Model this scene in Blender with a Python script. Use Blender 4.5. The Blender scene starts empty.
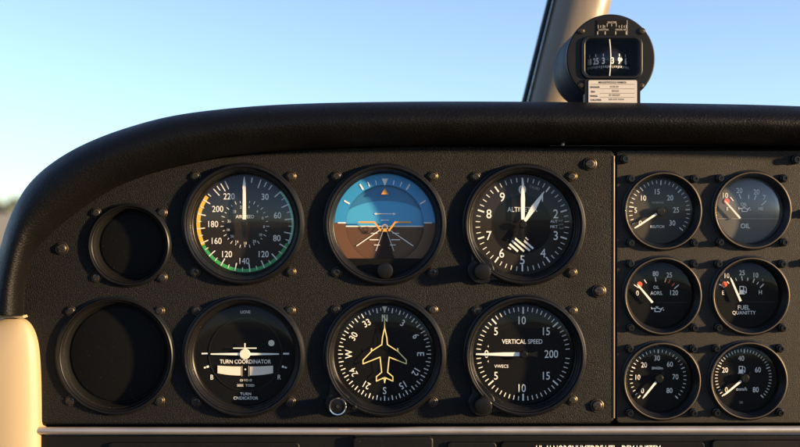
import bpy, bmesh, math, random
from mathutils import Vector, Matrix, noise
random.seed(7)
S = 0.0007            # metres per unit; every length below is in units of 0.7 mm
D = 1050.0            # camera distance from the panel
VX, VY = 390.0, 208.0 # the point of the panel straight ahead of the camera
sc = bpy.context.scene
col = sc.collection
rad = math.radians

# ------------------------------------------------------------------ helpers
def W(px, py, d=0.0):                     # point of the panel plane (d towards the viewer)
    return Vector(((px-400)*S, -d*S, (223.5-py)*S))
def U(px, py, d):                         # where a point seen at px,py lies when it is d in front of the panel
    k = (D-d)/D
    return (VX+(px-VX)*k, VY+(py-VY)*k)

def link(o, parent=None):
    col.objects.link(o)
    if parent: o.parent = parent
    return o
def tag(o, label=None, cat=None, group=None, kind=None):
    if label: o['label'] = label
    if cat: o['category'] = cat
    if group: o['group'] = group
    if kind: o['kind'] = kind
    return o
def thing(name, px, py, label, cat, group=None, d=0):
    o = bpy.data.objects.new(name, None); o.empty_display_size = .01
    o.location = W(px, py, d)
    link(o); return tag(o, label, cat, group)

class MB:
    """collects faces in local units (x right, z up, d towards the viewer)"""
    def __init__(s): s.v=[]; s.f=[]; s.m=[]; s.mats=[]
    def mi(s, m):
        if m not in s.mats: s.mats.append(m)
        return s.mats.index(m)
    def add(s, vs, fs, m):
        b=len(s.v); s.v += vs; k=s.mi(m)
        for f in fs: s.f.append([b+i for i in f]); s.m.append(k)
    def poly(s, pts, d, m, t=0):
        n=len(pts)
        a=sum(pts[i][0]*pts[(i+1)%n][1]-pts[(i+1)%n][0]*pts[i][1] for i in range(n))
        if a<0: pts=pts[::-1]
        if not t: s.add([(x,z,d) for x,z in pts],[list(range(n))],m)
        else:
            s.add([(x,z,d+t) for x,z in pts]+[(x,z,d) for x,z in pts],
                  [list(range(n)), list(range(2*n-1,n-1,-1))]+[[i,n+i,n+(i+1)%n,(i+1)%n] for i in range(n)], m)
    def lathe(s, prof, m, n=96, c=(0,0), wob=None):
        vs=[]; fs=[]; k=len(prof)
        for j in range(n):
            a=2*math.pi*j/n
            for (r,d) in prof:
                vs.append((c[0]+r*math.cos(a), c[1]+r*math.sin(a), d))
        for j in range(n):
            q=(j+1)%n
            for i in range(k-1):
                fs.append([j*k+i, j*k+i+1, q*k+i+1, q*k+i])
        s.add(vs,fs,m)
        if prof[-1][0] > 0 and wob is None: pass
    def disc(s, r, d, m, c=(0,0), n=96):
        s.poly([(c[0]+r*math.cos(2*math.pi*j/n), c[1]+r*math.sin(2*math.pi*j/n)) for j in range(n)], d, m)
    def ring(s, r0, r1, d, m, c=(0,0), a0=0, a1=360, n=None):   # angles clockwise from the top
        n = n or max(3,int(abs(a1-a0)/3)); vs=[]; fs=[]
        for j in range(n+1):
            a=rad(a0+(a1-a0)*j/n)
            for r in (r0,r1): vs.append((c[0]+r*math.sin(a), c[1]+r*math.cos(a), d))
        for j in range(n): fs.append([2*j,2*j+1,2*j+3,2*j+2][::-1])
        s.add(vs,fs,m)
    def tick(s, ang, r0, r1, w, d, m, c=(0,0)):
        a=rad(ang); u=(math.sin(a),math.cos(a)); p=(u[1]*w/2,-u[0]*w/2)
        s.poly([(c[0]+u[0]*r0+p[0],c[1]+u[1]*r0+p[1]),(c[0]+u[0]*r1+p[0],c[1]+u[1]*r1+p[1]),
                (c[0]+u[0]*r1-p[0],c[1]+u[1]*r1-p[1]),(c[0]+u[0]*r0-p[0],c[1]+u[1]*r0-p[1])], d, m)
    def line(s, pts, w, d, m, closed=False):
        n=len(pts); rng = range(n if closed else n-1)
        for i in rng:
            (x0,z0),(x1,z1)=pts[i],pts[(i+1)%n]
            L=math.hypot(x1-x0,z1-z0) or 1; ux,uz=(x1-x0)/L,(z1-z0)/L; e=w*.35
            px,pz=-uz*w/2,ux*w/2
            s.poly([(x0-ux*e+px,z0-uz*e+pz),(x0-ux*e-px,z0-uz*e-pz),(x1+ux*e-px,z1+uz*e-pz),(x1+ux*e+px,z1+uz*e+pz)], d+.004*i, m)
    def box(s, x0,x1,z0,z1,d0,d1,m):
        s.poly([(x0,z0),(x1,z0),(x1,z1),(x0,z1)], d0, m, d1-d0)
    def text(s, t, x, z, h, d, m, rot=0, wx=1.0, bold=.0, sp=1.0):
        vs,fs = glyphs(t,0 if '4' in t else bold*1.6,sp); a=rad(rot); ca,sa=math.cos(a),math.sin(a)
        s.add([(x+(p[0]*wx*ca+p[1]*sa)*h, z+(-p[0]*wx*sa+p[1]*ca)*h, d) for p in vs], fs, m)
    def build(s, name, parent=None, smooth=35, rec=False):
        me=bpy.data.meshes.new(name)
        me.from_pydata([(x*S,-d*S,z*S) for x,z,d in s.v],[],s.f)
        for m in s.mats: me.materials.append(m)
        me.polygons.foreach_set('material_index', s.m)
        if rec:
            bm=bmesh.new(); bm.from_mesh(me); bmesh.ops.remove_doubles(bm,verts=bm.verts,dist=1e-7)
            bmesh.ops.recalc_face_normals(bm,faces=bm.faces); bm.to_mesh(me); bm.free()
        if smooth:
            me.polygons.foreach_set('use_smooth',[True]*len(me.polygons))
            me.set_sharp_from_angle(angle=rad(smooth))
        me.update()
        return link(bpy.data.objects.new(name, me), parent)

_g={}
def glyphs(t,bold,sp):                     # text outline, centred, capitals 1 high
    k=(t,bold,sp)
    if k in _g: return _g[k]
    cu=bpy.data.curves.new('t','FONT'); cu.body=t; cu.size=1; cu.offset=bold; cu.space_character=sp; cu.resolution_u=3
    cu.fill_mode='FRONT'
    o=bpy.data.objects.new('t',cu); col.objects.link(o)
    dg=bpy.context.evaluated_depsgraph_get()
    me=bpy.data.meshes.new_from_object(o.evaluated_get(dg))
    xs=[v.co.x for v in me.vertices]
    cap=.729
    cx=(min(xs)+max(xs))/2
    vs=[((v.co.x-cx)/cap,(v.co.y)/cap-.5) for v in me.vertices]
    fs=[list(p.vertices) for p in me.polygons]
    bpy.data.objects.remove(o); bpy.data.curves.remove(cu); bpy.data.meshes.remove(me)
    _g[k]=(vs,fs); return _g[k]

# ------------------------------------------------------------------ materials
def mat(name, base, rough=.5, metal=0, spec=.5, bump=None, var=0, coat=0, dust=0, sheen=0):
    """bump = (scale, strength, distance in units, detail[, stretch])"""
    m=bpy.data.materials.new(name); m.use_nodes=True; nt=m.node_tree; N=nt.nodes; L=nt.links
    b=N['Principled BSDF']
    b.inputs['Base Color'].default_value=(*base,1); b.inputs['Roughness'].default_value=rough
    b.inputs['Metallic'].default_value=metal; b.inputs['Specular IOR Level'].default_value=spec
    if coat: b.inputs['Coat Weight'].default_value=coat; b.inputs['Coat Roughness'].default_value=.15
    tc=N.new('ShaderNodeTexCoord')
    if bump:
        mp=N.new('ShaderNodeMapping'); L.new(tc.outputs['Object'],mp.inputs[0])
        if len(bump)>4: mp.inputs['Scale'].default_value=bump[4]
        n1=N.new('ShaderNodeTexNoise'); n1.inputs['Scale'].default_value=bump[0]; n1.inputs['Detail'].default_value=bump[3]
        n1.inputs['Roughness'].default_value=.6
        L.new(mp.outputs[0],n1.inputs['Vector'])
        bp=N.new('ShaderNodeBump'); bp.inputs['Strength'].default_value=bump[1]; bp.inputs['Distance'].default_value=bump[2]*S
        L.new(n1.outputs['Fac'],bp.inputs['Height']); L.new(bp.outputs[0],b.inputs['Normal'])
    if var:
        n2=N.new('ShaderNodeTexNoise'); n2.inputs['Scale'].default_value=45; n2.inputs['Detail'].default_value=6
        L.new(tc.outputs['Object'],n2.inputs['Vector'])
        r=N.new('ShaderNodeMapRange'); r.inputs[3].default_value=rough-var; r.inputs[4].default_value=rough+var
        r.inputs[1].default_value=.3; r.inputs[2].default_value=.7
        L.new(n2.outputs['Fac'],r.inputs[0]); L.new(r.outputs[0],b.inputs['Roughness'])
    if dust:                              # scattered pale specks
        n3=N.new('ShaderNodeTexNoise'); n3.inputs['Scale'].default_value=900; n3.inputs['Detail'].default_value=2
        L.new(tc.outputs['Object'],n3.inputs['Vector'])
        r3=N.new('ShaderNodeMapRange'); r3.inputs[1].default_value=.70; r3.inputs[2].default_value=.78
        L.new(n3.outputs['Fac'],r3.inputs[0])
        mx=N.new('ShaderNodeMix'); mx.data_type='RGBA'
        mx.inputs['A'].default_value=(*base,1); mx.inputs['B'].default_value=(*[min(1,c+dust) for c in base],1)
        L.new(r3.outputs[0],mx.inputs['Factor']); L.new(mx.outputs['Result'],b.inputs['Base Color'])
    return m
M={}
M['panel']=mat('panel_crinkle_paint',(.0046,.0043,.0043),.52,spec=.17,bump=(1250,1.0,1.1,3),var=.09,dust=.05)
M['panel_right']=mat('panel_fine_paint',(.0145,.0112,.0078),.53,spec=.26,bump=(1700,.7,.7,2),var=.09,dust=.05)
M['vinyl']=mat('glareshield_vinyl',(.0035,.0033,.0033),.40,spec=.15,bump=(650,.7,1.0,4,(1,1.4,1.4)),var=.07,dust=.03)
M['bezel']=mat('bezel_black',(.0045,.0042,.0042),.36,spec=.3,var=.08,dust=.04)
M['cover']=mat('blank_plate_black',(.0035,.0035,.0035),.6,spec=.09,bump=(1400,.3,.3,2),var=.05,dust=.03)
M['dial']=mat('dial_black',(.004,.004,.004),.6,spec=.1,bump=(1500,.1,.2,2),var=.05)
M['dial_brown']=mat('dial_charcoal',(.016,.0125,.009),.6,spec=.2,bump=(1500,.1,.2,2),var=.05)
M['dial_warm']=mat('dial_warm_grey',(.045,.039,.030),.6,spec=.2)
M['rim']=mat('worn_rim_sunlit_edge',(.10,.078,.055),.5,metal=.7,var=.1)
M['ring']=mat('blank_ring_black',(.005,.005,.005),.38,spec=.22,bump=(900,.06,.3,3))
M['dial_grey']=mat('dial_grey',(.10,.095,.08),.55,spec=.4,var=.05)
M['white']=mat('marking_white',(.86,.81,.71),.6)
M['dimwhite']=mat('marking_pale',(.32,.29,.24),.6)
M['cream']=mat('cream',(.74,.64,.50),.5)
M['yellow']=mat('marking_yellow',(.85,.50,.03),.55)
M['paleyellow']=mat('aircraft_yellow',(.85,.68,.28),.55)
M['green']=mat('marking_green',(.04,.36,.09),.55)
M['palegreen']=mat('marking_pale_green',(.30,.66,.44),.55)
M['red']=mat('marking_red',(.80,.10,.03),.5)
M['orange']=mat('marking_orange',(.85,.34,.04),.5)
M['sky_blue']=mat('horizon_blue',(.022,.25,.52),.5,var=.05)
M['sky_light']=mat('horizon_light_blue',(.045,.33,.58),.5,var=.05)
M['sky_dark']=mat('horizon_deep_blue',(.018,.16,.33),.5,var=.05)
M['earth']=mat('horizon_brown',(.12,.052,.018),.55,var=.05)
M['earth_dark']=mat('horizon_dark_brown',(.10,.043,.015),.55,var=.05)
M['earth_line']=mat('runway_dark',(.024,.012,.007),.6,spec=.2)
M['screw']=mat('screw_bronze',(.085,.066,.048),.38,metal=.85,bump=(1500,.3,.3,2))
M['screwblack']=mat('screw_black',(.012,.011,.010),.28,metal=.3,spec=.5,bump=(1500,.3,.3,2))
M['recess']=mat('screw_recess',(.004,.004,.004),.8)
M['knob']=mat('knob_black',(.005,.005,.005),.36,spec=.2,bump=(900,.2,.3,2),dust=.05)
M['chrome']=mat('chrome',(.75,.72,.68),.18,metal=1)
M['silver']=mat('satin_aluminium',(.50,.45,.40),.42,metal=.8,bump=(60,.12,.3,4,(.05,1,9)),var=.06)
M['trim']=mat('beige_plastic',(.33,.255,.155),.5,spec=.4,bump=(1400,.15,.3,3),var=.05)
M['pillar']=mat('pillar_beige',(.17,.135,.09),.38,spec=.5,bump=(40,.3,2,4,(1,1,.15)),var=.1)
M['rubber']=mat('black_rubber',(.006,.006,.006),.7,spec=.1)
M['housing']=mat('compass_black',(.004,.009,.018),.5,spec=.05,bump=(500,.12,.4,3),var=.06)
M['plate']=mat('compass_plate_black',(.006,.006,.0065),.45,spec=.2,bump=(1200,.3,.3,3),var=.05)
M['cardball']=mat('compass_card',(.006,.006,.007),.2,spec=.4)
M['paper']=mat('placard_paper',(.46,.43,.39),.6)
M['ink']=mat('placard_ink',(.012,.010,.010),.7)
M['inkpale']=mat('placard_faded_ink',(.16,.145,.13),.7)
M['lower']=mat('lower_panel_black',(.005,.0048,.0045),.45,spec=.2,bump=(1300,.4,.4,2),var=.05,dust=.04)
M['grass']=mat('dry_grass',(.40,.32,.17),.9)
M['bounce_cut_asphalt']=mat('bounce_cut_asphalt',(.05,.048,.045),.85,bump=(30,.3,5,4))
M['wood']=mat('far_trees',(.10,.12,.08),.9)

def glass_mat(name, rough=.02, k=1.0, tint=(1,1,1)):
    m=bpy.data.materials.new(name); m.use_nodes=True; nt=m.node_tree; N=nt.nodes; L=nt.links
    N.remove(N['Principled BSDF']); out=N['Material Output']
    t=N.new('ShaderNodeBsdfTransparent'); t.inputs[0].default_value=(*tint,1)
    g=N.new('ShaderNodeBsdfGlossy'); g.inputs['Roughness'].default_value=rough
    f=N.new('ShaderNodeFresnel'); f.inputs[0].default_value=1.5
    mu=N.new('ShaderNodeMath'); mu.operation='MULTIPLY'; mu.inputs[1].default_value=k
    mx=N.new('ShaderNodeMixShader'); L.new(f.outputs[0],mu.inputs[0]); L.new(mu.outputs[0],mx.inputs[0])
    L.new(t.outputs[0],mx.inputs[1]); L.new(g.outputs[0],mx.inputs[2]); L.new(mx.outputs[0],out.inputs[0])
    return m
M['glass']=glass_mat('cover_glass',.03,.35)
M['glass_sheen']=glass_mat('cover_glass_sheen',.06,1.1)
M['glass_clear']=glass_mat('clear_window_glass',.03,.1)
M['glass_dusty']=glass_mat('cover_glass_dusty',.2,1.6)

# ------------------------------------------------------------------ flat plates cut from outlines
def plate(name, loops, t, bev, m, parent, d_front=0, smooth=30):
    """2D outline with holes, extruded back from d_front by t, rounded edges; coordinates in px,py of the panel"""
    cu=bpy.data.curves.new('c','CURVE'); cu.dimensions='2D'; cu.fill_mode='BOTH'
    for lp in loops:
        sp=cu.splines.new('POLY'); sp.points.add(len(lp)-1)
        for i,(x,z) in enumerate(lp): sp.points[i].co=(x*S,z*S,0,1)
        sp.use_cyclic_u=True
    cu.extrude=(t/2-bev)*S; cu.bevel_depth=bev*S; cu.bevel_resolution=3; cu.offset=-bev*S
    o=bpy.data.objects.new('c',cu); col.objects.link(o)
    me=bpy.data.meshes.new_from_object(o.evaluated_get(bpy.context.evaluated_depsgraph_get()))
    bpy.data.objects.remove(o); bpy.data.curves.remove(cu)
    yc=-(d_front-t/2)*S
    for v in me.vertices: v.co=(v.co.x, yc-v.co.z, v.co.y)
    me.materials.clear(); me.materials.append(m); me.name=name
    me.polygons.foreach_set('use_smooth',[True]*len(me.polygons)); me.set_sharp_from_angle(angle=rad(smooth))
    return link(bpy.data.objects.new(name,me),parent)
def circ(cx,cy,r,n=72): return [(cx+r*math.cos(2*math.pi*i/n),cy+r*math.sin(2*math.pi*i/n)) for i in range(n)]
def rrect(x0,x1,z0,z1,r,n=6):
    if not isinstance(r,(list,tuple)): r=[r]*4      # bl, br, tr, tl
    P=[]
    for (cx,cz,a,rr) in ((x0,z0,180,r[0]),(x1,z0,270,r[1]),(x1,z1,0,r[2]),(x0,z1,90,r[3])):
        sx=1 if cx==x0 else -1; sz=1 if cz==z0 else -1
        for i in range(n+1):
            t=rad(a+90*i/n); P.append((cx+sx*rr+rr*math.cos(t), cz+sz*rr+rr*math.sin(t)))
    return P
def cat(pts, per=8):                      # Catmull-Rom through points
    out=[]
    for i in range(len(pts)-1):
        p0=pts[max(i-1,0)];p1=pts[i];p2=pts[i+1];p3=pts[min(i+2,len(pts)-1)]
        for k in range(per):
            t=k/per
            out.append(tuple(.5*((2*p1[j])+(-p0[j]+p2[j])*t+(2*p0[j]-5*p1[j]+4*p2[j]-p3[j])*t*t+(-p0[j]+3*p1[j]-3*p2[j]+p3[j])*t**3) for j in range(2)))
    out.append(tuple(pts[-1])); return out

# ------------------------------------------------------------------ screws
def screw_mb(r=4.6, h=3.4, m=None, slots=True, washer=True):
    b=MB(); m=m or M['screw']
    if washer: b.lathe([(r*1.18,0),(r*1.18,.9),(r*1.08,1.2),(r*.9,.7)],m,28)
    rr=r*.42
    b.lathe([(r*.9,0),(r*.92,h*.5),(r*.84,h*.85),(r*.72,h),(rr,h*1.04),(rr*.9,h*.5),(0.01,h*.4)],m,28)
    if slots:
        for a in (0,90):
            x,z=(r*.72,r*.16) if a==0 else (r*.16,r*.72)
            b.box(-x,x,-z,z,h*.98+.02*(a>0),h*1.07+.03*(a>0),M['recess'])
    return b
_proto={}
def stud_mb(r):
    b=MB(); m=M['screwblack']
    b.lathe([(r,0),(r,2.6),(r*.9,3.4),(r*.72,3.6),(r*.72,6.2),(r*.62,7),(r*.36,7),(r*.32,5.2),(.01,5.2)],m,28)
    b.box(-r*.3,r*.3,-r*.07,r*.07,5.3,5.8,M['screw']); return b
def screw(parent, x, z, d=0, kind='bronze', r=4.4):
    k=(kind,r)
    if k not in _proto:
        o=(screw_mb(r, r*.5) if kind=='bronze' else stud_mb(r)).build('screw',parent); _proto[k]=o
    else:
        o=_proto[k].copy(); o.name='screw'; col.objects.link(o); o.parent=parent
    o.location=(x*S,-d*S,z*S); o.rotation_euler=(0,random.uniform(0,math.pi),0)
    return o

# ------------------------------------------------------------------ instrument bodies
BIG=[(61.5,-.5),(61.5,1.5),(60.2,2),(60,5),(59,6.6),(57.6,7),(56.6,6.6),(56,5.2),(55.4,5.6),(54.6,5.2),(53.4,.5),(52.6,-.5),(52.2,-4),(51.2,-5),(50.8,-12.5)]
SMALL=[(40.5,-.5),(40.5,1.2),(39,1.6),(38.8,4.6),(37.8,5.6),(36.8,5.4),(36.2,4),(35.2,1),(34.2,-1),(33.4,-3),(33,-10.5)]
def bezel(t, prof, name='bezel', m=None):
    b=MB(); b.lathe(prof,m or M['bezel'],128); return b.build(name,t,25,True)
def dialplate(t, r, d, m):
    b=MB(); b.disc(r,d,m); return b.build('dial',t,0)
def glassdisc(t, r, d, m=None):
    b=MB(); b.disc(r,d,m or M['glass']); return b.build('cover_glass',t,0)
def domeglass(t, r, d, h, m):
    b=MB(); b.lathe([(r*math.sin(rad(a)),d+h*(math.cos(rad(a)))) for a in range(90,0,-6)]+[(.01,d+h)],m,64); return b.build('cover_glass',t,80)
def knob(t, x, z, r=8.5, h=17, m=None, base=None):
    b=MB()
    b.lathe([(r*.8,0),(r*.8,3),(r,3.5),(r,h-1.5),(r*.9,h-.3),(r*.8,h),(.01,h)],m or M['knob'],40)
    o=b.build('knob',t,30,True); o.location=(x*S,0,z*S); return o
def mount(t, x, z, r=13.5):
    b=MB(); b.lathe([(r,-.5),(r,3),(r-1.2,4.2),(.01,4.2)],M['bezel'],40,(x,z)); 
    # web joining the lug to the bezel
    L=math.hypot(x,z); ux,uz=x/L,z/L; px,pz=-uz,ux
    b.poly([(x+px*r*.98,z+pz*r*.98),(x-px*r*.98,z-pz*r*.98),(ux*50-px*26,uz*50-pz*26),(ux*50+px*26,uz*50+pz*26)],-.5,M['bezel'],3.9)
    return b.build('knob_lug',t,30)
def needle(t, ang, L0, L1, w, d, c=(0,0), m=None, tail=0, tip=.35, shape='taper', name='needle', tm=None, th=.8):
    b=MB(); a=rad(ang); ux,uz=math.sin(a),math.cos(a); px,pz=uz,-ux
    def pt(l,s): return (c[0]+ux*l+px*s, c[1]+uz*l+pz*s)
    mm=m or M['white']
    if shape=='taper': pr=[(L0,w/2),(L1*.86,w/2*.8),(L1,w/2*tip)]
    elif shape=='spear': pr=[(L0,w*.22),(L0+(L1-L0)*.45,w*.5),(L1*.72,w*.34),(L1,w*.06)]
    else: pr=[(L0,w*.4),(L0+(L1-L0)*.5,w*.5),(L1*.85,w*.3),(L1,w*.06)]
    b.poly([pt(l,s) for l,s in pr]+[pt(l,-s) for l,s in pr[::-1]],d,mm,th)
    if tail:
        b.poly([pt(L0,w*.3),pt(-tail*.5,w*.35),pt(-tail,w*.9),pt(-tail,-w*.9),pt(-tail*.5,-w*.35),pt(L0,-w*.3)],d-.05,tm or M['knob'],th)
    return b.build(name,t,0)
def hub(t, r, d, c=(0,0), h=2.5):
    b=MB(); b.lathe([(r,d),(r,d+h*.7),(r*.8,d+h),(.01,d+h)],M['knob'],32,c); return b.build('needle_hub',t,30,True)
def screws4(t, off, kind='bronze', r=4.4, offz=None, skip=()):
    offz=offz or off
    for i,(x,z) in enumerate(((-off,offz),(off,offz),(off,-offz),(-off,-offz))):
        if i in skip: continue
        screw(t,x,z,0,kind,r)

G1='large flight instruments on the main panel'; G2='small engine gauges on the right panel'
dd=-12; dm=dd+.35; dt=dd+.5
s3=3.193
# ---- airspeed
t=thing('airspeed_indicator',243.3,224,'round airspeed dial with yellow and green arcs and numbers up to 220, needle upright','airspeed dial',G1)
bezel(t,BIG); dialplate(t,51,dd,M['dial_brown'])
b=MB(); b.ring(45.2,49.0,dm,M['yellow'],a0=243,a1=306); b.build('yellow_arc',t,0)
b=MB(); b.ring(45.6,49.0,dm,M['green'],a0=115,a1=242.4); b.ring(47.2,49.6,dm,M['palegreen'],a0=48,a1=114.6); b.build('green_arc',t,0)
b=MB()
for a in (9,20,27.5,35,318,323.5,329,335): b.tick(a, 38.5 if a in(20,329,335,318) else 42, 47.5,1.0,dt,M['white'])
for i,a in enumerate(range(48,316,9)): b.tick(a, 40.5 if i%2==0 else 44, 48.8 if i%2==0 else 48,1.1 if i%2==0 else .8,dt+.1,M['white'])
for a in range(0,360,12): b.tick(a, 21.5,24.8 if a%24==0 else 23.5,.6,dt,M['white'])
b.build('tick_marks',t,0)
b=MB()
for s,x,z in (('220',-16,28),('200',-27.5,15.3),('180',-32,0),('160',-28.5,-17),('120',-18,-30.4),('140',-.5,-37.4),('120',19,-30.4),('80',32.3,-14.2),('60',33,8.8),('30',20.4,27.6)):
    b.text(s,x,z,6.5,dt,M['white'],wx=.88,bold=.004)
for s,x,z in (('20',-10.7,12.5),('30',-16,2.8),('16',-16.6,-5.6),('20',-13,-12.5),('14',-8,-18),('18',.5,-19.5),('20',9.5,-17.5),('10',16,-11),('8',19.3,-2.8),('0',18,6),('4',12.5,12.5),('2',-4,17),('4',4,17)):
    b.text(s,x,z,2.9,dt,M['white'],wx=.9)
b.text('AIRSPEED',0,7.4,3.5,dt,M['white'],wx=.92,bold=.004)
b.build('numerals',t,0)
needle(t,0,4.5,47.5,3.4,-7.5,tip=.12,tail=0)
b=MB(); b.poly([(-1.4,3),(-2.6,-7),(-1.5,-13),(0,-15),(1.5,-13),(2.6,-7),(1.4,3)],-7.6,M['knob'],.8); b.build('counterweight',t,0)
b=MB(); b.poly([(0,41),(1.6,37.5),(1.6,35),(-1.6,35),(-1.6,37.5)],-6.5,M['white'],.3); b.build('needle_bulb',t,0)
hub(t,3,-7.4); domeglass(t,52.0,-4.5,5,M['glass_sheen']); screws4(t,47.8)
# ---- attitude
t=thing('attitude_indicator',384.8,224.3,'round artificial horizon with blue sky half, brown ground half and orange aircraft bars','artificial horizon',G1)
bezel(t,BIG)
hz=1.3
def seg(r, z0, up=True, n=60):            # circle segment above/below a level
    a=math.asin(max(-1,min(1,z0/r)))
    A,B=(a,math.pi-a) if up else (math.pi-a, 2*math.pi+a)
    return [(r*math.cos(A+(B-A)*i/n), r*math.sin(A+(B-A)*i/n)) for i in range(n+1)]
def annseg(b,r0,r1,zc,up,d,m):
    # the half annulus above/below level zc
    n=60; o=seg(r1,zc,up,n); i_=seg(r0,zc,up,n)
    vs=[(x,z,d) for x,z in o]+[(x,z,d) for x,z in i_]
    b.add(vs,[[k,k+1,n+1+k+1,n+1+k] for k in range(n)],m)
R0=39.5
b=MB(); annseg(b,R0,51.2,hz,True,-10,M['sky_blue']); annseg(b,R0,51.2,hz,False,-10,M['earth'])
b.lathe([(R0,-10),(R0,-15)],M['knob'],96); b.build('roll_ring',t,30)
b=MB(); b.disc(R0+.3,-15,M['earth_dark']); b.poly(seg(R0+.1,-2.2,True),-14.8,M['sky_light'])
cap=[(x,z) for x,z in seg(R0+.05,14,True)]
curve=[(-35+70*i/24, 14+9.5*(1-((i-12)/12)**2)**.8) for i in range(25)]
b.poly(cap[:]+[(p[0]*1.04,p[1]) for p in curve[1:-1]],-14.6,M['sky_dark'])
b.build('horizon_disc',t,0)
b=MB(); b.box(-R0,R0,-2.8,-1.7,-14.55,-14.4,M['white'])
for s in(-1,1):
    b.line([(s*2,-4),(s*28.5,-22)],.9,-14.3,M['white'])
    b.line([(s*1.5,-6),(s*9,-27)],.5,-14.2,M['white'])
    b.box(s*11-3.5,s*11+3.5,-9.6,-8.9,-14.25,-14.1,M['white']); b.box(s*11-4.5,s*11+4.5,-16.3,-15.4,-14.25,-14.1,M['white'])
    b.box(s*8-3,s*8+3,-21.5,-20.8,-14.15,-14.05,M['white'])
    b.poly([(s*11.2,10.4),(s*8.4,11.8),(s*8.4,9)],-14.3,M['white'])
b.box(-8.6,8.6,10.0,10.8,-14.3,-14.15,M['white']); b.box(-4.2,4.2,3.6,4.3,-14.3,-14.15,M['white'])
b.poly([(-1.6,-7.5),(1.6,-7.5),(9.5,-35),(-9.5,-35)],-14.35,M['earth_line']); 
b.build('pitch_lines',t,0)
b=MB()
b.poly([(0,36.2),(-3.6,30),(3.6,30)],-9,M['orange'],.8)
for s in(-1,1):
    b.line([(s*26,2),(s*10.5,2),(s*4.2,-6.5)],1.7,-8.6,M['orange'])
b.poly([(-2.6,-7.4),(2.6,-7.4),(0,-3.6)],-8.5,M['orange'],.5)
b.ring(2,3.2,-8.2,M['dimwhite'],c=(0,-3)); b.build('aircraft_symbol',t,0)
b=MB(); b.poly([(0,38.5),(-3.2,46),(3.2,46)],-9.6,M['white'])
for a,l0,l1,w in ((-12,40.5,45,.9),(12,40.5,45,.9),(-22,41,46,1),(22,41,46,1),(-32,41,47.5,1.6),(32,41,47.5,1.6),(-60,41,47.5,1.5),(60,41,47.5,1.5)):
    b.tick(a,l0,l1,w,-9.6,M['white'])
for s in(-1,1): b.box(s*43.5-4,s*43.5+4,hz-.6,hz+.6,-9.7,-9.5,M['white'])
b.build('bank_marks',t,0)
b=MB(); b.poly(seg(51,-34.5,False),-9,M['dial'],1.5); b.build('lower_mask',t,0)
k=knob(t,0,-46.3,8.2,11); k.location.y=6*S
domeglass(t,52.0,-4.5,3.2,M['glass'])
screws4(t,48)
# ---- altimeter
t=thing('altimeter',523.8,224.6,'round altimeter dial numbered 0 to 9 with two white hands and a striped patch','altimeter',G1)
bezel(t,BIG); mount(t,-43,-46,13.5); dialplate(t,51,dd,M['dial_brown'])
b=MB(); b.ring(29.6,30.2,dm,M['knob']); b.disc(29.5,dm-.1,M['dial'])
b.build('inner_disc',t,0)
b=MB()
for i in range(50):
    mj=i%5==0; b.tick(i*7.2,40.6 if mj else 42.8,47.3,1.5 if mj else .75,dt,M['white'])
b.build('tick_marks',t,0)
b=MB()
for i in range(10):
    a=rad(i*36); r=35.5
    if i in(1,9): r=34.5
    b.text(str(i),r*math.sin(a),r*math.cos(a)*1.0,9.4,dt,M['white'],wx=1.3 if i==0 else .9,bold=.003)
b.text('ALTIMETER',0,15.3,5,dt+.05,M['white'],wx=.88,bold=.003)
b.text('CALIBD',12.5,37.2,2.6,dt,M['dimwhite'],rot=18,wx=.9)
b.text('AUT',32,3.2,3,dt,M['white'],wx=.9); b.text('MKT',32,-2.2,3,dt,M['white'],wx=.9)
b.text('2 2 3',39.3,.2,4.2,dt,M['dimwhite'],rot=84,wx=.85)
b.build('numerals',t,0)
b=MB()
for i,(x0,y0,x1,y1) in enumerate(((165,190,285,290),(146,214,238,296),(127,243,188,296),(237,207,313,273),(112,268,132,281),(256,187,262,192),(268,199,275,204))):
    b.line([((x0-228)/8.127,(78-y0)/8.127),((x1-228)/8.127,(78-y1)/8.127)],2.0 if i<4 else 1.2,dt+.05+.01*i,M['white'])
b.build('striped_patch',t,0)
needle(t,214,0,18,3.4,-9.2,m=M['knob'],tip=1.2,name='counterweight'); needle(t,180,0,17,3.0,-8.2,m=M['knob'],tip=1.2,name='counterweight')
needle(t,33,4,39.5,5.6,-8.6,shape='spear'); needle(t,0,5,46,4.2,-7.4,shape='long')
hub(t,3.6,-7.2); domeglass(t,52.0,-4.5,3.2,M['glass']); knob(t,-43,-46,8.5,20); screws4(t,48,skip=(3,))
# ---- turn coordinator
t=thing('turn_coordinator',243.8,356,'round black dial with white aircraft silhouette above a two part cream level window','turn indicator',G1)
bezel(t,BIG); dialplate(t,51,dd,M['dial'])
b=MB(); b.lathe([(37.6,dd),(37.4,dd+.6),(36.6,dd+.6),(36.4,dd)],M['bezel'],96); b.build('dial_ring',t,30)
b=MB(); b.text('UOVE',0,43,3,dt,M['white'],wx=.95,bold=.006)
b.text('TURN COORDINATOR',0,-7.1,4.2,dt,M['white'],wx=.86,bold=.004)
b.text('GI·YO Ø',.5,-26,2.4,dt,M['white'],wx=1,bold=0); b.text('SEEE  TOED',.3,-31.2,2.5,dt,M['white'],wx=1,bold=0)
b.text('TURN',.3,-39.8,2.9,dt,M['white'],wx=1.05,bold=.004); b.text('CNDICATOR',.5,-44,3.1,dt,M['white'],wx=1.0,bold=.004)
b.text('B',-33.8,-22.8,5.2,dt,M['white'],wx=.85); b.text('R',34.3,-22.8,5.2,dt,M['white'],wx=.85)
b.disc(3.1,dt,M['cream'],c=(26.3,11.5),n=32)
for s in(-1,1):
    b.box(s*41.2-3,s*41.2+3,-.1,1.6,dt-.1,dt+.2,M['white'])
    b.tick(s*108,38.8,41.2,2.0,dt,M['white']); b.tick(s*108,42,44,1.6,dt,M['white'])
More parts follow.
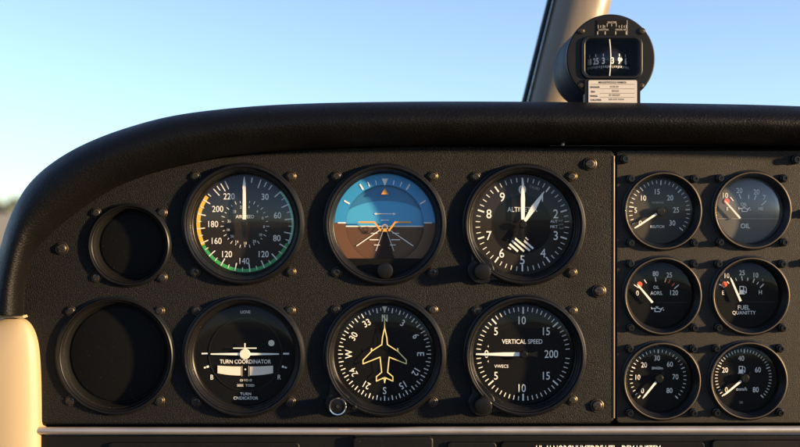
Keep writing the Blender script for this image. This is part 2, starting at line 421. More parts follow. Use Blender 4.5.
b.build('lettering',t,0)
b=MB()
for s in(-1,1):
    top=[(s*(4.6+(28-4.6)*i/10), -12.2+.9*(i/10)**2*1.0) for i in range(11)]
    bot=[(s*(4.6+(28-4.6)*i/10), -21.2+2.4*(i/10)**2) for i in range(11)]
    b.poly(top+bot[::-1],dd+.2,M['cream'],1.0)
b.build('level_tube',t,0)
b=MB()
for s in(-1,1): b.box(s*3.4-.35,s*3.4+.35,-22,-11.5,dt,dt+.6,M['dimwhite'])
b.disc(.8,dt+.3,M['white'],c=(0,-15),n=12); b.build('level_marks',t,0)
b=MB(); b.poly([(-34.5,1.5),(-34.5,.3),(-4,-.4),(4,-.4),(34.5,.3),(34.5,1.5),(4,2.1),(-4,2.1)],-8.6,M['white'],.8)
b.lathe([(5.3,-8.7),(5.3,-7.2),(4.9,-6.9),(.01,-6.9)],M['cream'],36,(0,.9))
b.box(-.5,.5,5,11.8,-8.5,-7.8,M['white']); b.box(-11.8,11.8,6.4,7.3,-8.4,-7.7,M['white']); b.build('aircraft_pointer',t,0)
domeglass(t,52.0,-4.5,3.2,M['glass']); screws4(t,46.8,offz=45.5)
# ---- heading indicator
t=thing('heading_indicator',384.6,355.7,'round compass rose dial with a yellow aircraft outline pointing to N','heading dial',G1)
bezel(t,BIG); mount(t,-46,-47.3,13); dialplate(t,51,dd,M['dial'])
b=MB()
for i in range(72):
    mj=i%2==0; b.tick(i*5,42.2 if mj else 44,47,1.0 if mj else .7,dt,M['white'])
b.build('tick_marks',t,0)
b=MB()
for i,s in enumerate(('N','3','6','E','12','15','S','21','24','W','30','33')):
    a=rad(i*30); r=36.6; rot=i*30
    if s=='S': rot=0
    b.text(s,r*math.sin(a),r*math.cos(a),7.4 if s in 'NSEW' else 7.0,dt,M['white'],rot=rot,wx=.86,bold=.004)
b.build('numerals',t,0)
b=MB(); h=[(0,27),(-2.2,17),(-2.8,10),(-13,3.5),(-21.8,-5.6),(-21.8,-9.4),(-4.6,-2.6),(-3,-18),(-8.3,-22.3),(-8.3,-26.8),(-1.2,-23.6),(0,-27.5)]
out=h+[(-x,z) for x,z in h[-2:0:-1]]
b.line(out,1.0,-8.8,M['paleyellow'],True)
b.line([(0,40),(0,27)],.9,-8.9,M['paleyellow']); b.line([(0,-23),(0,-28.5)],.9,-8.6,M['paleyellow'])
for s in(-1,1): b.line([(s*13.2,3.5),(s*13.2,6)],1.4,-8.6,M['paleyellow'])
b.build('aircraft_outline',t,0)
b=MB(); b.poly([(0,42.5),(-2.6,48.5),(2.6,48.5)],-9,M['cream'],.5); b.build('lubber_mark',t,0)
domeglass(t,52.0,-4.5,3.2,M['glass'])
k=knob(t,-46,-47.3,8.0,18)
b=MB(); b.lathe([(8.1,15.5),(8.7,16),(8.7,18.6),(8.2,19.4),(7.4,19.2),(7.2,17.5)],M['chrome'],40); r_=b.build('knob_rim',k,30,True)
b=MB(); b.lathe([(1.6,18),(1.6,18.5),(.01,18.5)],M['screw'],16); b.build('set_screw',k,30,True)
screw(t,-30,-50,4.2,'black',2.6)
screws4(t,48,skip=(3,),offz=46)
# ---- vertical speed
t=thing('vertical_speed_indicator',524.6,355.3,'round vertical speed dial with white needle lying level to the left','climb dial',G1)
bezel(t,BIG); mount(t,-43,-47.3,13.5); dialplate(t,51,dd,M['dial'])
b=MB()
for i in range(60):
    a=-90+i*6
    if -90<a-(-90)-360: pass
    q=a%360
    if 84<q<96: continue
    mj=(q in(0,180)) or abs(q-318)<.1 or abs(q-48)<.1 or abs(q-132)<.1 or abs(q-228)<.1
    b.tick(a,40.5 if mj else 43,47.4,1.5 if mj else .85,dt,M['white'])
b.build('tick_marks',t,0)
b=MB()
for s,x,z in (('10',-1,34),('15',23.5,23),('200',28.5,0),('15',23.5,-22),('10',-1,-34.5),('5',-27.5,-22),('5',-27.5,23),('0',-37,0)):
    b.text(s,x,z,8.2,dt,M['white'],wx=.84,bold=.003)
b.text('VERTICAL SPEED',-1,12.5,4.8,dt,M['white'],wx=.84,bold=.004); b.text('VWECS',-22,-12.5,3.3,dt,M['white'],wx=.95,bold=.003)
b.text('4',-35.5,7.6,2.4,dt,M['white']); b.text('4',-35.5,-7.6,2.4,dt,M['white'])
b.build('numerals',t,0)
b=MB(); b.poly([(-4,1.9),(-20,1.8),(-40,1.0),(-48,.6),(-48,-.6),(-40,-1.0),(-20,-1.8),(-4,-1.9)],-8.4,M['white'],.8)
b.poly([(-4,1.9),(-4,-1.9),(9,-1.8),(14,-3),(14,3),(9,1.8)],-8.45,M['knob'],.8); b.build('needle',t,0)
hub(t,3.8,-7.6); domeglass(t,52.0,-4.5,3.2,M['glass']); knob(t,-43,-47.3,8.8,20); screws4(t,47.5,skip=(3,),offz=44.5)

# ---- blank covers
def blank(px,py,R,ri,off,offz,label):
    t=thing('blank_instrument_cover',px,py,label,'blank cover','blank round covers on the left of the panel')
    k=R-ri
    bezel(t,[(R+1.5,-.5),(R+1.5,1.2),(R,1.8),(R-.4,3.6),(R-1.4,4.4),(R-2.4,4),(R-3,2.6),(R-3.6,3),(R-4.4,2.4),(ri+1.4,-4),(ri+.6,-6),(ri,-11)],'ring',M['ring'])
    b=MB(); b.lathe([(ri+.5,-10.8),(ri-1.5,-10.8),(ri-2,-10.2),(ri-3,-10),(.01,-10)],M['cover'],96); b.build('cover_plate',t,30,True)
    screws4(t,off,offz=offz)
blank(129.5,245,41,33.2,33,32.3,'small blank round cover, the upper of the two empty instrument holes')
blank(115.5,355.7,58.5,49.5,44.4,44.8,'large blank round cover, the lower of the two empty instrument holes')

# ---- small gauges
d2=-10; e2=d2+.5
def small(name,px,py,label,cat_,dialm='dial',glass=None):
    t=thing(name,px,py,label,cat_,G2,d=-4); bezel(t,SMALL); q=MB(); q.lathe([(38.6,4.9),(38.2,5.9),(37.5,6.1),(36.9,5.7),(36.9,5.0)],M['rim'],128); q.build('rim',t,60,True); dialplate(t,33.4,d2,M[dialm]); domeglass(t,34.2,-4,2.2,M['glass']) if not glass else domeglass(t,34.2,-4,6.5,glass)
    screws4(t,32,'black',4.3); return t
def T(b,cx,cz,items,h,m='white',wx=.86,bold=.003):
    for s,x,y in items: b.text(s,(x-cx)/4.47,(cz-y)/4.47,h,e2,M[m],wx=wx,bold=bold)
def oilcan(b,x,z,s,m):
    P=lambda *a:[(x+p*s,z+q*s) for p,q in a]
    b.line(P((-3.6,1.1),(-2.4,1.1),(-2.4,-2),(2.6,-2),(4.6,1.2)),.75*s,e2,m)
    b.line(P((-2.4,1.1),(-.4,1.6),(1.6,1.1),(2.8,.2),(5.6,1.9)),.75*s,e2+.02,m); b.line(P((-.4,1.6),(-.4,2.6)),.6*s,e2+.04,m); b.line(P((-1.6,2.6),(.8,2.6)),.6*s,e2+.05,m)
    b.line(P((-5.6,2.2),(-5.6,.6),(-3.6,1.1)),.6*s,e2+.06,m); b.line(P((6,0),(6,-.8)),.7*s,e2+.06,m)
def pump(b,x,z,s,m):
    P=lambda *a:[(x+p*s,z+q*s) for p,q in a]
    b.poly(P((-2.8,-3.4),(1.4,-3.4),(1.4,0),(-2.8,0)),e2,m); b.line(P((-2.4,0),(-2.4,3.2),(1,3.2),(1,0)),.8*s,e2+.02,m)
    b.line(P((1.4,-1),(2.6,-1),(2.6,-2.6),(3.6,-2.6),(3.6,1.6),(2.2,3)),.6*s,e2+.05,m)
    b.line(P((-3.4,-3.7),(2,-3.7)),.7*s,e2+.08,m)
def needle_to(t,cx,cz,h,tip_,w=2.4,tail=9):
    """hub and needle tip given in the gauge's own drawing grid"""
    c=((h[0]-cx)/4.47,(cz-h[1])/4.47); p=((tip_[0]-cx)/4.47,(cz-tip_[1])/4.47)
    ang=math.degrees(math.atan2(p[0]-c[0],p[1]-c[1])); L=math.hypot(p[0]-c[0],p[1]-c[1])
    needle(t,ang,4.2 if tail else .3,L,w,-6.5,c=c,tail=tail,tip=.3)
    if tail: hub(t,4.4,-6.6,c)
    return ang
def fan(b,c,a0,a1,n,r0,r1,w,every=5,rl=None,off=0,m='white'):
    for i in range(n+1):
        a=a0+(a1-a0)*i/n; mj=(i+off)%every==0
        b.tick(a,(rl or r0-1.6) if mj else r0,r1,w*1.6 if mj else w,e2,M[m],c=c)
# 1 flow gauge 0..30
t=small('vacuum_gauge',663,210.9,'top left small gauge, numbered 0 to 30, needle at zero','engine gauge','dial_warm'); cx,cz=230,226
b=MB(); fan(b,(0,0),-124.5,130,30,27.6,31,.7,rl=26.2); b.build('tick_marks',t,0)
b=MB(); T(b,cx,cz,(('5',122,222),('10',158,167),('15',220,138),('20',278,166),('25',305,221),('30',288,280),('0',143,281)),5.6)
T(b,cx,cz,(('YEOMORS',220,188),),2.0,'dimwhite',1,.01); T(b,cx,cz,(('RSUTCM',220,297),),2.9,'white',.95,.004); b.build('numerals',t,0)
needle_to(t,cx,cz,(230,228),(113,305),2.2,7)
# 2 oil
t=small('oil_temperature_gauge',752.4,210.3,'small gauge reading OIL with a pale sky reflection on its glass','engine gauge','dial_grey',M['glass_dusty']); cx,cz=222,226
b=MB()
for x,y,l in ((150,175,5),(187,163,5),(226,165,4),(256,168,5),(295,193,7)):
    c=((x-cx)/4.47,(cz-y)/4.47); a=math.degrees(math.atan2(c[0],c[1]+8)); b.tick(a,-l/2,l/2,.9,e2,M['white'],c=c)
b.build('tick_marks',t,0)
b=MB(); T(b,cx,cz,(('10',121,158),('20',184,136),('20',261,142),('7',297,168)),5.4,'white'); T(b,cx,cz,(('OIL',204,198),('E',130,219),('HE',281,218)),3.4,'white')
T(b,cx,cz,(('OIL',211,296),),5.0,'white',.9,.012); oilcan(b,-3.5,.8,1.0,M['white']); b.build('numerals',t,0)
b=MB(); b.box(-31,31,-8.9,-8.3,d2+.1,d2+.6,M['dimwhite']); b.build('dividing_line',t,0)
b=MB(); b.disc(2.9,e2+.15,M['red'],c=((127-cx)/4.47,(cz-185)/4.47),n=24); b.build('red_mark',t,0)
needle_to(t,cx,cz,(183,263),(113,183),2.0,0)
# 3 oil pressure
t=small('oil_pressure_gauge',662.8,295.8,'small black gauge with oil can symbol in its lower half, scale 0 to 120','engine gauge'); cx,cz=230,226
b=MB()
for x,y,l,m in ((126,188,6,'white'),(167,166,4.5,'white'),(213,156,4.5,'white'),(258,160,4.5,'paleyellow'),(275,166,4,'red'),(293,180,4,'red'),(308,190,6,'white')):
    c=((x-cx)/4.47,(cz-y)/4.47); a=math.degrees(math.atan2(c[0],c[1]+7)); b.tick(a,-l/2,l/2,.9,e2,M[m],c=c)
b.build('tick_marks',t,0)
b=MB(); T(b,cx,cz,(('80',213,130),('25',275,136),('0',131,218),('120',297,216)),5.2); T(b,cx,cz,(('OIL',216,192),),3.2); T(b,cx,cz,(('AORS.',217,218),),3.8)
oilcan(b,-2,-15,1.05,M['white']); b.build('numerals',t,0)
b=MB(); b.box(-29,29,-8.2,-7.7,d2+.1,d2+.6,M['bezel']); b.box(-30,30,-33,-8.3,d2+.05,d2+.1,M['dial_brown']); 
b.v=[v for v in b.v]; b=MB(); b.box(-29,29,-8.2,-7.7,d2+.1,d2+.6,M['dimwhite'] if False else M['bezel']); b.build('dividing_line',t,0)
b=MB(); b.disc(2.7,e2+.15,M['red'],c=((141-cx)/4.47,(cz-179)/4.47),n=24); b.build('red_mark',t,0)
needle_to(t,cx,cz,(196,261),(127,178),2.2,0)
# 4 fuel quantity
t=small('fuel_quantity_gauge',750.8,296,'small gauge with fuel pump symbol above the words FUEL QUANITTY','engine gauge','dial'); cx,cz=218,228
b=MB()
for x,y,l,m in ((108,187,6,'white'),(136,172,3,'white'),(172,158,3,'white'),(199,153,4.5,'white'),(225,157,3,'white'),(252,164,4.5,'white'),(270,175,3,'white'),(289,187,5.5,'white')):
    c=((x-cx)/4.47,(cz-y)/4.47); a=math.degrees(math.atan2(c[0],c[1]+7)); b.tick(a,-l/2,l/2,.9,e2,M[m],c=c)
b.build('tick_marks',t,0)
b=MB(); T(b,cx,cz,(('10',131,140),('25',199,127),('10',262,138)),5.2); T(b,cx,cz,(('E',114,217),('H',282,215)),4.4); T(b,cx,cz,(('R',294,160),('P',104,163)),2.6,'dimwhite')
T(b,cx,cz,(('FUEL',207,284),),4.6,'white',.9,.004); T(b,cx,cz,(('QUANITTY',208,308),),3.8,'white',.9,.0); pump(b,-3.8,5,1.1,M['white']); b.build('numerals',t,0)
b=MB(); b.box(-29,29,-7.5,-7.0,d2+.1,d2+.6,M['bezel']); b.build('dividing_line',t,0)
b=MB(); b.disc(2.9,e2+.15,M['red'],c=((119-cx)/4.47,(cz-180)/4.47),n=24); b.build('red_mark',t,0)
needle_to(t,cx,cz,(188,256),(141,148),2.2,0)
# 5
t=small('exhaust_temperature_gauge',661.9,381,'bottom left small gauge, numbered 0 to 80, without a pump symbol','engine gauge'); cx,cz=214,217
hubp=((212-cx)/4.47,(cz-213)/4.47)
b=MB(); fan(b,hubp,-135,136,32,26,28.8,.7,8,25.2,off=0); 
b.build('tick_marks',t,0)
b=MB(); T(b,cx,cz,(('0',142,270),('10',121,209),('20',149,153),('30',208,122),('60',266,150),('70',291,207),('80',264,269)),5.4); T(b,cx,cz,(('SINGSIm',209,168),),2.5,'white',.9,.01); b.build('numerals',t,0)
needle_to(t,cx,cz,(212,213),(139,303),2.2,8)
# 6
t=small('fuel_flow_gauge',748.6,380.6,'bottom right small gauge with pump symbol, numbered 0 to 80, needle at zero','engine gauge'); cx,cz=203,214
hubp=((200-cx)/4.47,(cz-210)/4.47)
b=MB(); fan(b,hubp,-131,135,40,26,28.8,.65,10,25,off=0); b.build('tick_marks',t,0)
b=MB(); T(b,cx,cz,(('0',123,264),('20',117,175),('40',190,122),('60',266,174),('80',256,264)),5.4); T(b,cx,cz,(('oom/h',192,261),),3.4,'white',.9,.006); T(b,cx,cz,(('SIR',190,322),),2.4,'dimwhite'); pump(b,-2.6,9,1.0,M['white']); b.build('numerals',t,0)
needle_to(t,cx,cz,(200,210),(106,288),2.2,9)

# ------------------------------------------------------------------ glareshield (rolled edge swept along the panel top)
outer=[(-14,317),(-8,280),(0,245),(7,222),(17,200),(30,181),(50,163),(80,145),(120,129),(170,115.5),(230,107.5),(300,103),(400,101),(520,101),(700,103),(800,105.5),(960,112)]
inner=[(23,317),(23.5,292),(27,272),(31,258),(38,245),(58,225),(89,201.5),(117,185),(150,172.5),(185,163.5),(228,156),(300,149.5),(400,145.6),(520,143.6),(700,144),(800,145.5),(960,150)]
O=cat(outer,10); I=cat(inner,10)
prof=[(-.06,-30),(-.06,-2),(-.02,1),(.015,4),(.03,7),(.0,9),(.01,13),(.06,22),(.14,31),(.26,39),(.40,44),(.55,46),(.68,44.5),(.80,40),(.89,33),(.955,24),(.99,14),(1.0,5),(1.0,-10),(.99,-60),(.97,-200),(.93,-420)]
vs=[];fs=[]; n=len(prof)
for o_,i_ in zip(O,I):
    for u,d in prof:
        px,py=i_[0]+(o_[0]-i_[0])*u, i_[1]+(o_[1]-i_[1])*u
        X,Y=U(px,py,max(d,0) if u<.5 else max(d,14))
        vs.append(tuple(W(X,Y,d)))
fs.append(tuple(range(n)))
for j in range(len(O)-1):
    for k in range(n-1): fs.append((j*n+k,(j+1)*n+k,(j+1)*n+k+1,j*n+k+1))
me=bpy.data.meshes.new('glareshield'); me.from_pydata(vs,[],fs); me.materials.append(M['vinyl'])
me.polygons.foreach_set('use_smooth',[True]*len(me.polygons)); me.update()
bm=bmesh.new(); bm.from_mesh(me); bmesh.ops.recalc_face_normals(bm,faces=bm.faces); bm.to_mesh(me); bm.free()
g=link(bpy.data.objects.new('glareshield',me))
sd=g.modifiers.new('s','SUBSURF'); sd.levels=1; sd.render_levels=2
tag(g,'padded black vinyl roll arching over the top of the instrument panel','glareshield')

# ------------------------------------------------------------------ main panel
t=thing('instrument_panel',400,440,'large black crinkle painted board holding the big flight dials','instrument panel')
OX,OZ=400,440
def loc(lp): return [(x-OX,OZ-y) for x,y in lp]
top=[(p[0],p[1]) for p in cat([(16,340),(17,300),(22,270),(34,243),(54,222),(86,198),(114,181.5),(148,169),(183,160),(226,152.5),(300,147),(400,145),(500,146.5),(602,147.5)],6)]
outl=top+[(608,148.5),(612,150.5),(614.3,154),(615,158),(615,415),(614,420),(610,424),(48,425),(42,423),(39,418),(38,408),(37,380),(34,352)]
holes=[circ(x,y,r) for x,y,r in ((243.3,224,53.5),(384.8,224.3,53.5),(523.8,224.6,53.5),(243.8,356,53.5),(384.6,355.7,53.5),(524.6,355.3,53.5),(129.5,245,35),(115.5,355.7,51.5))]
plate('panel_board',[loc(outl)]+[loc(h) for h in holes],12,2.6,M['panel'],t,0)
for x,y,r in ((62,248.5,5.6),(590,164,5.6),(599,291,5.8),(597,405.5,5.6)):
    o=screw(t,x-OX,OZ-y,0,'bronze',r)
b=MB(); b.lathe([(1.5,0),(1.5,262)],M['rim'],24); o=b.build('sunlit_edge_strip',t,40); o.rotation_euler=(rad(-90),0,0); o.location=((613.6-OX)*S,.8*S,(OZ-418)*S)  # added tan strip, its colour standing for the board's sunlit, worn edge
# dark clearance behind the boards
t=thing('panel_frame',400,440,'dark metal frame seen in the gaps around both panel boards','panel frame',d=-16)
b=MB()
fr=[(x-OX,OZ-y) for x,y in cat([(10,425),(12,340),(13,300),(18,268),(30,240),(52,211),(82,188),(110,173),(143,160),(180,151),(225,144),(300,141),(400,140),(604,140),(900,146)],4)]
b.poly(fr+[(500,8),(-390,8)],-10,M['rubber'],4); b.build('back_sheet',t,0)
b=MB(); b.box(150,500,294,296.6,9,14,M['bezel']); b.build('top_rail',t,30)
b=MB(); b.box(161.2,163.2,294.2,300,15,24,M['cream']); b.build('clip',t,30)

# ------------------------------------------------------------------ engine panel
t=thing('engine_panel',760,440,'brownish black board on the right holding six small gauges','gauge panel',d=-4)
outl=[(x-760,440-y) for x,y in rrect(617,920,150,424,4)]
holes=[[(x-760,440-y) for x,y in circ(*h)] for h in ((663,210.9,35),(752.4,210.3,35),(662.8,295.8,35),(750.8,296,35),(661.9,381,35),(748.6,380.6,35))]
plate('panel_board',[outl]+holes,9,1.2,M['panel_right'],t,0)
for x,y in ((625,159),(796.5,159.5),(810,213),(812,262)): screw(t,x-760,440-y,0,'black',4.8)
b=MB(); pass

# ------------------------------------------------------------------ lower trim strip
t=MB(); segs=14
prof_=[(3.4*math.cos(math.pi*(i/segs)-math.pi/2)+6.5,3.6*math.sin(math.pi*(i/segs)-math.pi/2)) for i in range(segs+1)]
def strip():
    b=MB(); st=[]; xs=[36.4,37,38.4,41.4]+list(range(60,1000,40))
    for i,x in enumerate(xs):
        s=(0.15,.6,.9,1)[i] if i<4 else 1
        y=428.6-(0.9 if x>400 else .9*x/400)*(-1 if x<400 else 0)+( -1.0*(x-400)/400 if x>400 else 0)
        for (d,z) in prof_: st.append((x-400, -(y-430)+z*s, -1+(d+1)*s))
    n=len(prof_)
    fs=[[i*n+k,i*n+k+1,(i+1)*n+k+1,(i+1)*n+k] for i in range(len(xs)-1) for k in range(n-1)]
    fs.append(list(range(n)))
    b.add(st,fs,M['silver']); return b
o=strip().build('trim_strip',None,40,True); o.location=W(400,430,2); tag(o,'long satin silver moulding running under both instrument boards','trim strip')

# ------------------------------------------------------------------ lower panel with radio row
t=thing('lower_panel',400,470,'black panel of modules below the silver moulding','lower panel',d=2)
def lp(x0,x1,y0,y1): return [(x-400,470-y) for x,y in rrect(x0,x1,y0,y1,4)]
plate('panel_board',[lp(38,905,435,500)],6,1.5,M['lower'],t,0)
plate('module',[lp(110,300,441.5,500)],5,1.2,M['lower'],t,3.5)
plate('module',[lp(353,433,434.8,500)],8,2,M['lower'],t,7)
plate('module',[lp(447,496,441,500)],5,1.2,M['lower'],t,3.5)
rf=plate('radio_face',[lp(500,703,440.5,500)],6,1.2,M['dial'],t,4.5)
plate('module',[lp(710,905,439,500)],6,1.2,M['lower'],t,4.5)
b=MB(); b.text('UL AI NORGNUMTDDE UTL.  DEM UNSTEM',197,22.8,7.5,4.8,M['white'],wx=.62,bold=.006); b.build('lettering',rf,0)

# ------------------------------------------------------------------ side trim (beige) at the left
def pillow(name, outline, dback, dfront, edge, m, bulge=0):
    # rounded pad from an outline: rings shrink towards the middle while rising
    c=(sum(p[0] for p in outline)/len(outline), sum(p[1] for p in outline)/len(outline))
    b=MB(); lev=[(0,dback),(0,dfront-edge)]+[(edge*(1-math.cos(rad(a))),dfront-edge+edge*math.sin(rad(a))) for a in (15,30,45,60,75,90)]
    n=len(outline); pv=(-75,-60); vs=[]; fs=[]
    lev=[(1,dback),(1,dfront-edge-3)]+[(1-.34*(1-math.cos(rad(q))),dfront-edge+edge*math.sin(rad(q))) for q in range(0,91,6)]
    for f,d in lev:
        for (x,z) in outline: vs.append((pv[0]+(x-pv[0])*f, pv[1]+(z-pv[1])*f, d))
    for k in range(len(lev)-1):
        for i in range(n): fs.append([k*n+i,k*n+(i+1)%n,(k+1)*n+(i+1)%n,(k+1)*n+i])
    fs.append([(len(lev)-1)*n+i for i in range(n)])
    b.add(vs,fs,m); return b
edge=[(-90,330),(-40,325),(-10,322),(4,319.5),(14,319),(22,321),(28,326.5),(33,337),(36,352),(37.6,375),(38.2,400),(38.4,425),(38.4,470)]
E=[U(x-2,y,16) for x,y in cat(edge,5)]+[(-90,480)]
outl=[(x-0,440-y) for x,y in E]
o=pillow('t',outl,-14,24,16,M['trim'],10).build('side_trim',None,60,True); o.location=W(0,440); tag(o,'beige moulded plastic panel in warm light at the lower left corner','side trim')
E=[U(x,y,16) for x,y in [(-60,300),(-20,311),(0,315.4),(12,316.2),(22,316),(23,318.3),(12,317.6),(0,318.5),(-20,321),(-60,322)]]
b=MB(); b.poly([(x,320-y) for x,y in E],2,M['trim'],12); o=b.build('trim_lip',None,30,True); o.location=W(0,320); tag(o,'thin beige lip between the black padding and the side panel','trim')

# ------------------------------------------------------------------ compass on the glareshield
dF=-8.0
cX,cY=U(610.8,58.5,dF); k0=(D-dF)/D
bX,bY=cX,OZ-0
t=thing('magnetic_compass',cX,cY,'round black magnetic compass standing on the padding, with a paper card below its window','compass',d=dF)
def cp(x,y): return ((x-610.8)*k0, (58.5-y)*k0)       # face coordinates
def cb(b,x0,y0,x1,y1,d0,d1,m): 
    p=cp(x0,y0); q=cp(x1,y1); b.box(p[0],q[0],q[1],p[1],d0,d1,m)
b=MB(); R=43.6*k0
b.lathe([(.01,-128),(R*.62,-128),(R*.8,-124),(R*.93,-112),(R*.985,-92),(R*.985,-14),(R*.96,-13),(R*.96,-11),(R*.99,-10),(R*.99,-7),(R*.965,-6.4),(R*.965,-5)],M['housing'],96)
b.build('housing',t,30,True)
win=rrect(cp(585,0)[0],cp(638.5,0)[0],cp(0,76)[1],cp(0,39)[1],6)
plate('face_plate',[circ(0,0,R+.8,96),win],6,1.3,M['plate'],t,0)
fr=rrect(cp(581,0)[0],cp(642.3,0)[0],cp(0,79)[1],cp(0,36.5)[1],8)
plate('window_frame',[fr,win],3.4,1.0,M['bezel'],t,2.2)
b=MB(); wx0,wz0=cp(584,77); wx1,wz1=cp(639.5,38)
b.box(wx0-1,wx1+1,wz0-1,wz1+1,-48,-47,M['rubber']); 
for a in ((wx0-2,wx0-1,wz0-1,wz1+1),(wx1+1,wx1+2,wz0-1,wz1+1),(wx0-1,wx1+1,wz0-2,wz0-1),(wx0-1,wx1+1,wz1+1,wz1+2)): b.box(*a,-47,-5.5,M['rubber'])
b.build('window_well',t,0)
# card ball
sc_=cp(611.5,59); b=MB(); rr=22.5
vs=[];fs=[];na,nb=48,24
for i in range(nb+1):
    ph=math.pi*i/nb-math.pi/2
    for j in range(na):
        th=2*math.pi*j/na; vs.append((sc_[0]+rr*math.cos(ph)*math.cos(th), sc_[1]+rr*.86*math.sin(ph), -23+rr*math.cos(ph)*math.sin(th)))
for i in range(nb):
    for j in range(na): fs.append([i*na+j,i*na+(j+1)%na,(i+1)*na+(j+1)%na,(i+1)*na+j])
b.add(vs,fs,M['cardball']); ball=b.build('compass_card',t,60,True)
# the numbers on the drum
b=MB(); Rb=22.75; tmp=MB()
def wrap(tmp_,b_,m):
    vs=[(sc_[0]+Rb*math.sin(x/Rb), z, -23+Rb*math.cos(x/Rb)) for x,z,d in tmp_.v]; b_.add(vs,tmp_.f,m)
zc=cp(0,60.3)[1]; zt=cp(0,55)[1]; zb=cp(0,66.5)[1]
for s,x in (('18',-24),('25',-16),('3',-8),('3',1.2),('9',8.5),('6',17.5)): tmp.text(s,x,zc,6.6,0,M['white'],wx=.74,bold=.015)
for x in (-24,-16,-8,-.5,8.5,17): tmp.poly([(x-.4,zt-1.3),(x+.4,zt-1.3),(x+.4,zt+1.5),(x-.4,zt+1.5)],0,M['white'])
for i in range(29):
    x=-27+i*1.9; h_=1.7 if i%3==0 else 1.0; tmp.poly([(x-.25,zb-h_),(x+.25,zb-h_),(x+.25,zb+1),(x-.25,zb+1)],0,M['white'])
wrap(tmp,b,M['white']); b.build('card_numerals',ball,0)
b=MB(); p0=cp(610.2,39.5); p1=cp(610.2,76)
pts=[(p0[0]+1.2*math.sin(math.pi*i/8)-.6, p0[1]+(p1[1]-p0[1])*i/8) for i in range(9)]
b.line(pts,.85,.4,M['white']); b.build('lubber_line',t,0)
b=MB(); b.box(wx0,wx1,wz0,wz1,1.4,1.5,M['glass_clear']); b.build('window_glass',t,0)
b=MB(); cb(b,597,20.3,626.8,35,.3,.8,M['dial'])
p=cp(612,22.5); b.text('SAIOIR',p[0],p[1],2.2,1.0,M['dimwhite'],wx=1.0,bold=.01)
for x,y in ((597.5,33.2),(605,33.2),(615.5,33.2),(626,33.2)):
    q=cp(x,y); b.poly([(q[0]-.5,q[1]-1.6),(q[0]+.5,q[1]-1.6),(q[0]+.5,q[1]+1.6),(q[0]-.5,q[1]+1.6)],1.0,M['dimwhite'])
q=cp(603.5,29.8); b.text('LUOTRA',q[0],q[1],1.9,1.0,M['dimwhite'],wx=1,bold=.01); q=cp(620.5,29.8); b.text('GMOR NE',q[0],q[1],1.9,1.0,M['dimwhite'],wx=.95,bold=.01)
for i,x in enumerate((598,600.5,603,604.5,607,611.5,616,619,621.5,624,626)):
    q=cp(x,26.8-(1.5 if i in(4,5,6) else 0)); hh=1.2 if i%2 else 1.7; b.poly([(q[0]-.35,q[1]-hh),(q[0]+.35,q[1]-hh),(q[0]+.35,q[1]+hh),(q[0]-.35,q[1]+hh)],1.0,M['dimwhite'])
q0=cp(626.9,35); q1=cp(626.9,20.5); b.poly([(q0[0]-.3,q0[1]),(q0[0]+.3,q0[1]),(q1[0]+.3,q1[1]),(q1[0]-.3,q1[1])],1.05,M['dimwhite'])
b.build('upper_placard',t,0)
for x,y in ((581.4,31),(641.8,31.3),(581.4,85.5),(641,85.5)): 
    q=cp(x,y); screw(t,q[0],q[1],0,'bronze',2.9)
# bracket and correction card
b=MB(); x0,z1=cp(584.5,79.5); x1,z0=cp(639.8,104.5)
b.poly(rrect(x0,x1,z0-14,z1,2.5),-6,M['plate'],8.2); b.poly([(x0-4,z0-14),(x1+4,z0-14),(x1+4,z0-6),(x0-4,z0-6)],-70,M['plate'],63); b.build('bracket',t,30)
b=MB(); x0,z1=cp(588,80.6); x1,z0=cp(636.4,107)
b.poly(rrect(x0,x1,z0,z1,1.5),2.3,M['paper'],.5)
card=b.build('correction_card',t,0)
b=MB()
def ct(s,x,y,h,m='ink',wx=.95,bold=.02): q=cp(x,y); b.text(s,q[0],q[1],h,3.0,M[m],wx=wx,bold=bold)
def cl(x0,x1,y,m='inkpale',w=.45): p_=cp(x0,y); q_=cp(x1,y); b.poly([(p_[0],p_[1]-w/2),(q_[0],p_[1]-w/2),(q_[0],p_[1]+w/2),(p_[0],p_[1]+w/2)],2.95,M[m])
ct('MAGNETIFOIOUS VARMON',612,82.7,2.1,'ink',.78,.012)
cl(590,634,84.7); ct('SWINGR',594.5,87.5,1.9); ct('R·OS 30',614,87,1.9,'inkpale'); cl(600,634,89.2)
ct('ENI',592.6,92,1.9); ct('33·NO',615,91.3,1.9,'inkpale'); cl(599.5,634,93.6)
ct('SWNG',593.4,96.3,1.9); ct('ST WHOP',614,95.4,1.9,'inkpale'); cl(599.5,634,97.6)
ct('CALOTER',595.5,100.2,1.9); ct('EAR SITE TORN',616,99.6,1.7,'inkpale')
b.build('card_lettering',card,0)

# ------------------------------------------------------------------ windscreen pillar
dP=-300
def up(x,y,d=dP): X,Y=U(x,y,d); return X-560,60-Y
t=thing('windscreen_pillar',560,60,'beige windscreen pillar with a black rubber seal, leaning behind the compass','pillar')
def tube(rows, m, d, depth, name):
    # rows: (left, right) screen points from top to bottom -> rounded half column
    b=MB(); n=14; vs=[]; fs=[]
    for (lx,ly),(rx,ry) in rows:
        L=up(lx,ly); Rr=up(rx,ry)
        for i in range(n+1):
            a=math.pi*i/n; s=.5-.5*math.cos(a)
            vs.append((L[0]+(Rr[0]-L[0])*s, L[1]+(Rr[1]-L[1])*s, d+depth*math.sin(a)**.7))
        vs.append((L[0]+(Rr[0]-L[0])*.5,L[1]+(Rr[1]-L[1])*.5,d-10))
    k=n+2
    for j in range(len(rows)-1):
        for i in range(k): fs.append([j*k+i,j*k+(i+1)%k,(j+1)*k+(i+1)%k,(j+1)*k+i])
    b.add(vs,fs,m); return b.build(name,t,50,True)
